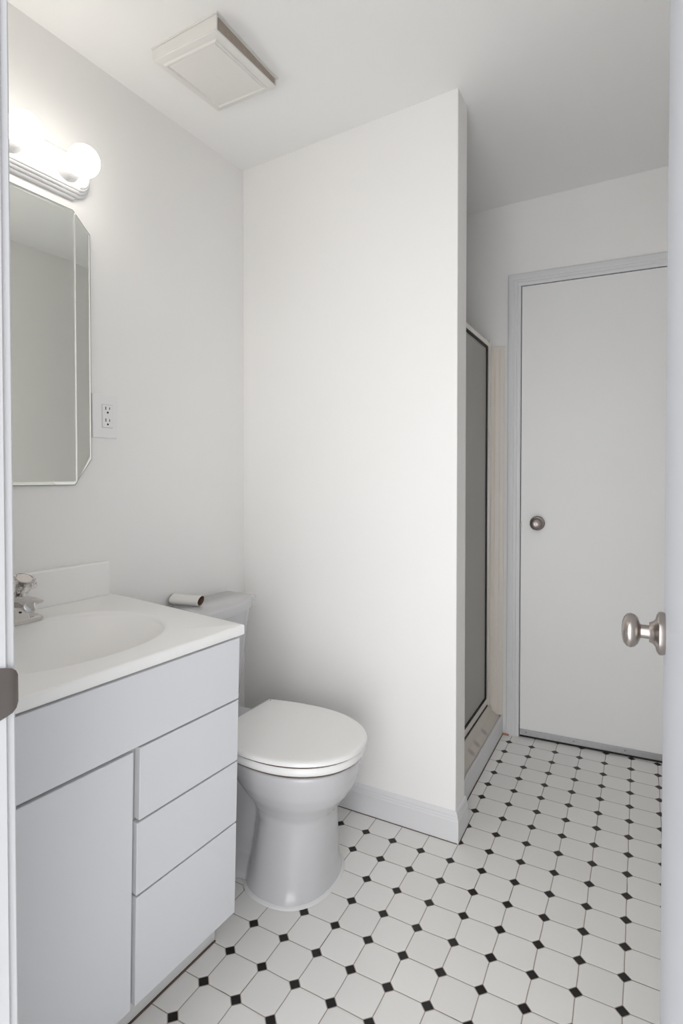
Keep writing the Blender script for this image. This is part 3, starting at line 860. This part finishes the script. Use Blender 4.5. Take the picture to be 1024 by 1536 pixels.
# ------------------------------------------------------------------ vanity light bar (left wall frame)
LA, LZ = 0.995, 2.019
lt = thing('vanity_light', 'white stepped vanity light bar with glowing globe bulbs over the mirror', 'light fixture', ML @ Vector((0, -LA, LZ)), LWR)


def bar_out(i):
    hh = 0.062 - i; ex_ = 0.268; r = hh - 0.010; pts = []
    # CCW in (y,z)
    pts += [(ex_, -hh), (ex_ + 0.003, -r - 0.001)]
    for k in range(13):
        a = R(-90 + 180 * k / 12); pts.append((ex_ + 0.006 + (0.052 - i) * 0.80 * math.cos(a), r * math.sin(a)))
    pts += [(ex_ + 0.003, r + 0.001), (ex_, hh), (-ex_, hh), (-ex_ - 0.003, r + 0.001)]
    for k in range(13):
        a = R(90 + 180 * k / 12); pts.append((-ex_ - 0.006 + (0.052 - i) * 0.80 * math.cos(a), r * math.sin(a)))
    pts += [(-ex_ - 0.003, -r - 0.001), (-ex_, -hh)]
    return pts


bm = nb()
rings = []
for x, i in ((0.0005, 0.0), (0.010, 0.0), (0.0125, 0.0025), (0.0125, 0.0065), (0.019, 0.0070), (0.0215, 0.0095), (0.0215, 0.0130), (0.027, 0.0135), (0.0295, 0.0160), (0.0295, 0.019), (0.033, 0.020), (0.035, 0.023)):
    rings.append([(x, y, z) for y, z in bar_out(i)])
loft(bm, rings); obj('fixture_bar', bm, M_plastic, lt, smooth=True, angle=25)
for k, a in enumerate((0.765, 0.920, 1.075, 1.230)):
    y = LA - a
    bm = nb(); lathe(bm, [(0.034, 0.0), (0.034, 0.032), (0.040, 0.0325), (0.062, 0.028), (0.070, 0.026), (0.070, 0.0)], 'X', (0, y, 0), 36)
    obj('socket', bm, M_plastic, lt, smooth=True, angle=50)
    bm = nb(); r = 0.0405; xc = 0.1065
    pr = [(xc - r * 0.97, 0.0), (xc - r * 0.96, 0.014)]
    for q in range(1, 30):
        t = PI - q * PI / 30
        if r * math.sin(t) > 0.014 or t < PI / 2: pr.append((xc + r * math.cos(t), r * math.sin(t)))
    pr.append((xc + r, 0.0))
    lathe(bm, pr, 'X', (0, y, 0), 40)
    bmesh.ops.remove_doubles(bm, verts=bm.verts, dist=1e-5)
    gb = obj('globe_bulb', bm, M_bulb, lt, smooth=True, angle=80); gb['label'] = 'lit white globe bulb'

# ------------------------------------------------------------------ outlet
OA, OZ = 0.630, 1.3655
ou = thing('wall_outlet', 'white duplex electrical outlet on the left wall beside the mirror', 'outlet', ML @ Vector((0, -OA, OZ)), LWR)
bm = nb()
pl = rrect(-0.0425, 0.0425, -0.0645, 0.0645, 0.004, 4)
loft(bm, [[(0.0003, y, z) for y, z in pl], [(0.0040, y, z) for y, z in pl], [(0.0062, y, z) for y, z in inset(pl, 0.003)]])
obj('cover_plate', bm, mat('outlet_plastic', (0.90, 0.895, 0.885), 0.4, bump=0.05), ou, smooth=True, angle=25)
bm = nb(); pl = rrect(-0.0185, 0.0185, -0.0345, 0.0345, 0.002, 3)
oy = 0.006
loft(bm, [[(0.0055, y + oy, z) for y, z in pl], [(0.0066, y + oy, z) for y, z in pl]]); obj('receptacle_rim', bm, mat('outlet_seam', (0.5, 0.5, 0.49), 0.5, bump=0.05), ou)
bm = nb(); pl = rrect(-0.0172, 0.0172, -0.0333, 0.0333, 0.002, 3)
loft(bm, [[(0.0055, y + oy, z) for y, z in pl], [(0.0080, y + oy, z) for y, z in pl], [(0.0085, y + oy, z) for y, z in inset(pl, 0.001)]])
rc = obj('receptacle', bm, bpy.data.materials['outlet_plastic'], ou, smooth=True, angle=25)
for zc in (0.0175, -0.0175):
    bm = nb(); box(bm, 0.0080, 0.0089, oy - 0.0078, oy - 0.0052, zc + 0.001, zc + 0.0105); obj('slot', bm, M_dark, rc)
    bm = nb(); box(bm, 0.0080, 0.0089, oy + 0.0052, oy + 0.0074, zc + 0.002, zc + 0.0095); obj('slot', bm, M_dark, rc)
    bm = nb(); lathe(bm, [(0.0080, 0.0), (0.0080, 0.0030), (0.0090, 0.0030), (0.0090, 0.0)], 'X', (0, oy, zc - 0.0065), 16); obj('ground_hole', bm, M_dark, rc)

# ------------------------------------------------------------------ ceiling exhaust fan
VX, VY = -0.207, -0.375
vz = ceil(VX)
fan = thing('exhaust_fan', 'off-white square exhaust fan cover hanging slightly open on the ceiling', 'exhaust fan', (VX, VY, vz), 0.0)
hx, hy = 0.116, 0.137


def cz(x): return 0.045 * x


def drop(y):        # how far the tilted cover hangs below the ceiling: more on the near side
    return -(0.0300 - 0.0085 * (y / hy))


bm = nb()
vs = box(bm, -hx - 0.002, hx + 0.004, -hy - 0.002, hy + 0.002, -0.004, 0.0)
for v in vs: v.co.z += cz(v.co.x) - 0.0003
obj('ceiling_flange', bm, M_ivory, fan)
bm = nb()
vs = box(bm, -hx + 0.012, hx - 0.004, -hy + 0.012, hy - 0.008, -0.024, -0.004)
for v in vs: v.co.z = (drop(v.co.y) + 0.001) if v.co.z < -0.01 else cz(v.co.x) - 0.004
obj('fan_housing', bm, M_dust, fan)
bm = nb()
# end skirts of the cover on the near and far sides, left open on the long sides
for ya, yb in ((-hy, -hy + 0.006), (hy - 0.006, hy)):
    vs = box(bm, -hx, hx, ya, yb, -0.02, -0.004)
    for v in vs: v.co.z = (drop(v.co.y) + 0.001) if v.co.z < -0.01 else cz(v.co.x) - (0.0045 if ya < 0 else 0.006)
vs = box(bm, -hx, -hx + 0.006, -hy + 0.006, hy - 0.006, -0.02, -0.004)
for v in vs: v.co.z = (drop(v.co.y) + 0.001) if v.co.z < -0.01 else cz(v.co.x) - 0.008
obj('cover_skirt', bm, M_ivory, fan, bevel=0.0015)
bm = nb()


def vr(i, dz, r=0.006):
    return [(x, y, drop(y) + dz) for x, y in rrect(-hx + i, hx - i, -hy + i, hy - i, max(0.002, r - i * 0.2), 4)]


loft(bm, [vr(0, 0.0005), vr(0.0, -0.0015), vr(0.0015, -0.003), vr(0.020, -0.0065), vr(0.022, -0.0105), vr(0.0255, -0.0115), vr(0.0280, -0.0085), vr(0.0295, -0.0065), vr(0.0310, -0.0088), vr(0.034, -0.0095)])
cp = obj('cover_panel', bm, M_ivory, fan, smooth=True, angle=25)
# small raised script mark in the middle of the panel
bm = nb()
pp = []
for i in range(40):
    t = i / 39.0
    pp.append((0.004 + 0.004 * math.sin(t * 24) * (1 - t * 0.6), -0.022 + 0.044 * t + 0.002 * math.cos(t * 24)))
rings = []
for i, (x, y) in enumerate(pp):
    a = Vector(pp[max(0, i - 1)]); b_ = Vector(pp[min(39, i + 1)]); dd = (b_ - a).normalized(); nn = Vector((-dd.y, dd.x))
    z = drop(y) - 0.0095
    rings.append([(x + nn.x * 0.0006, y + nn.y * 0.0006, z), (x, y, z - 0.0006), (x - nn.x * 0.0006, y - nn.y * 0.0006, z)])
loft(bm, rings); obj('raised_script', bm, M_ivory, cp)
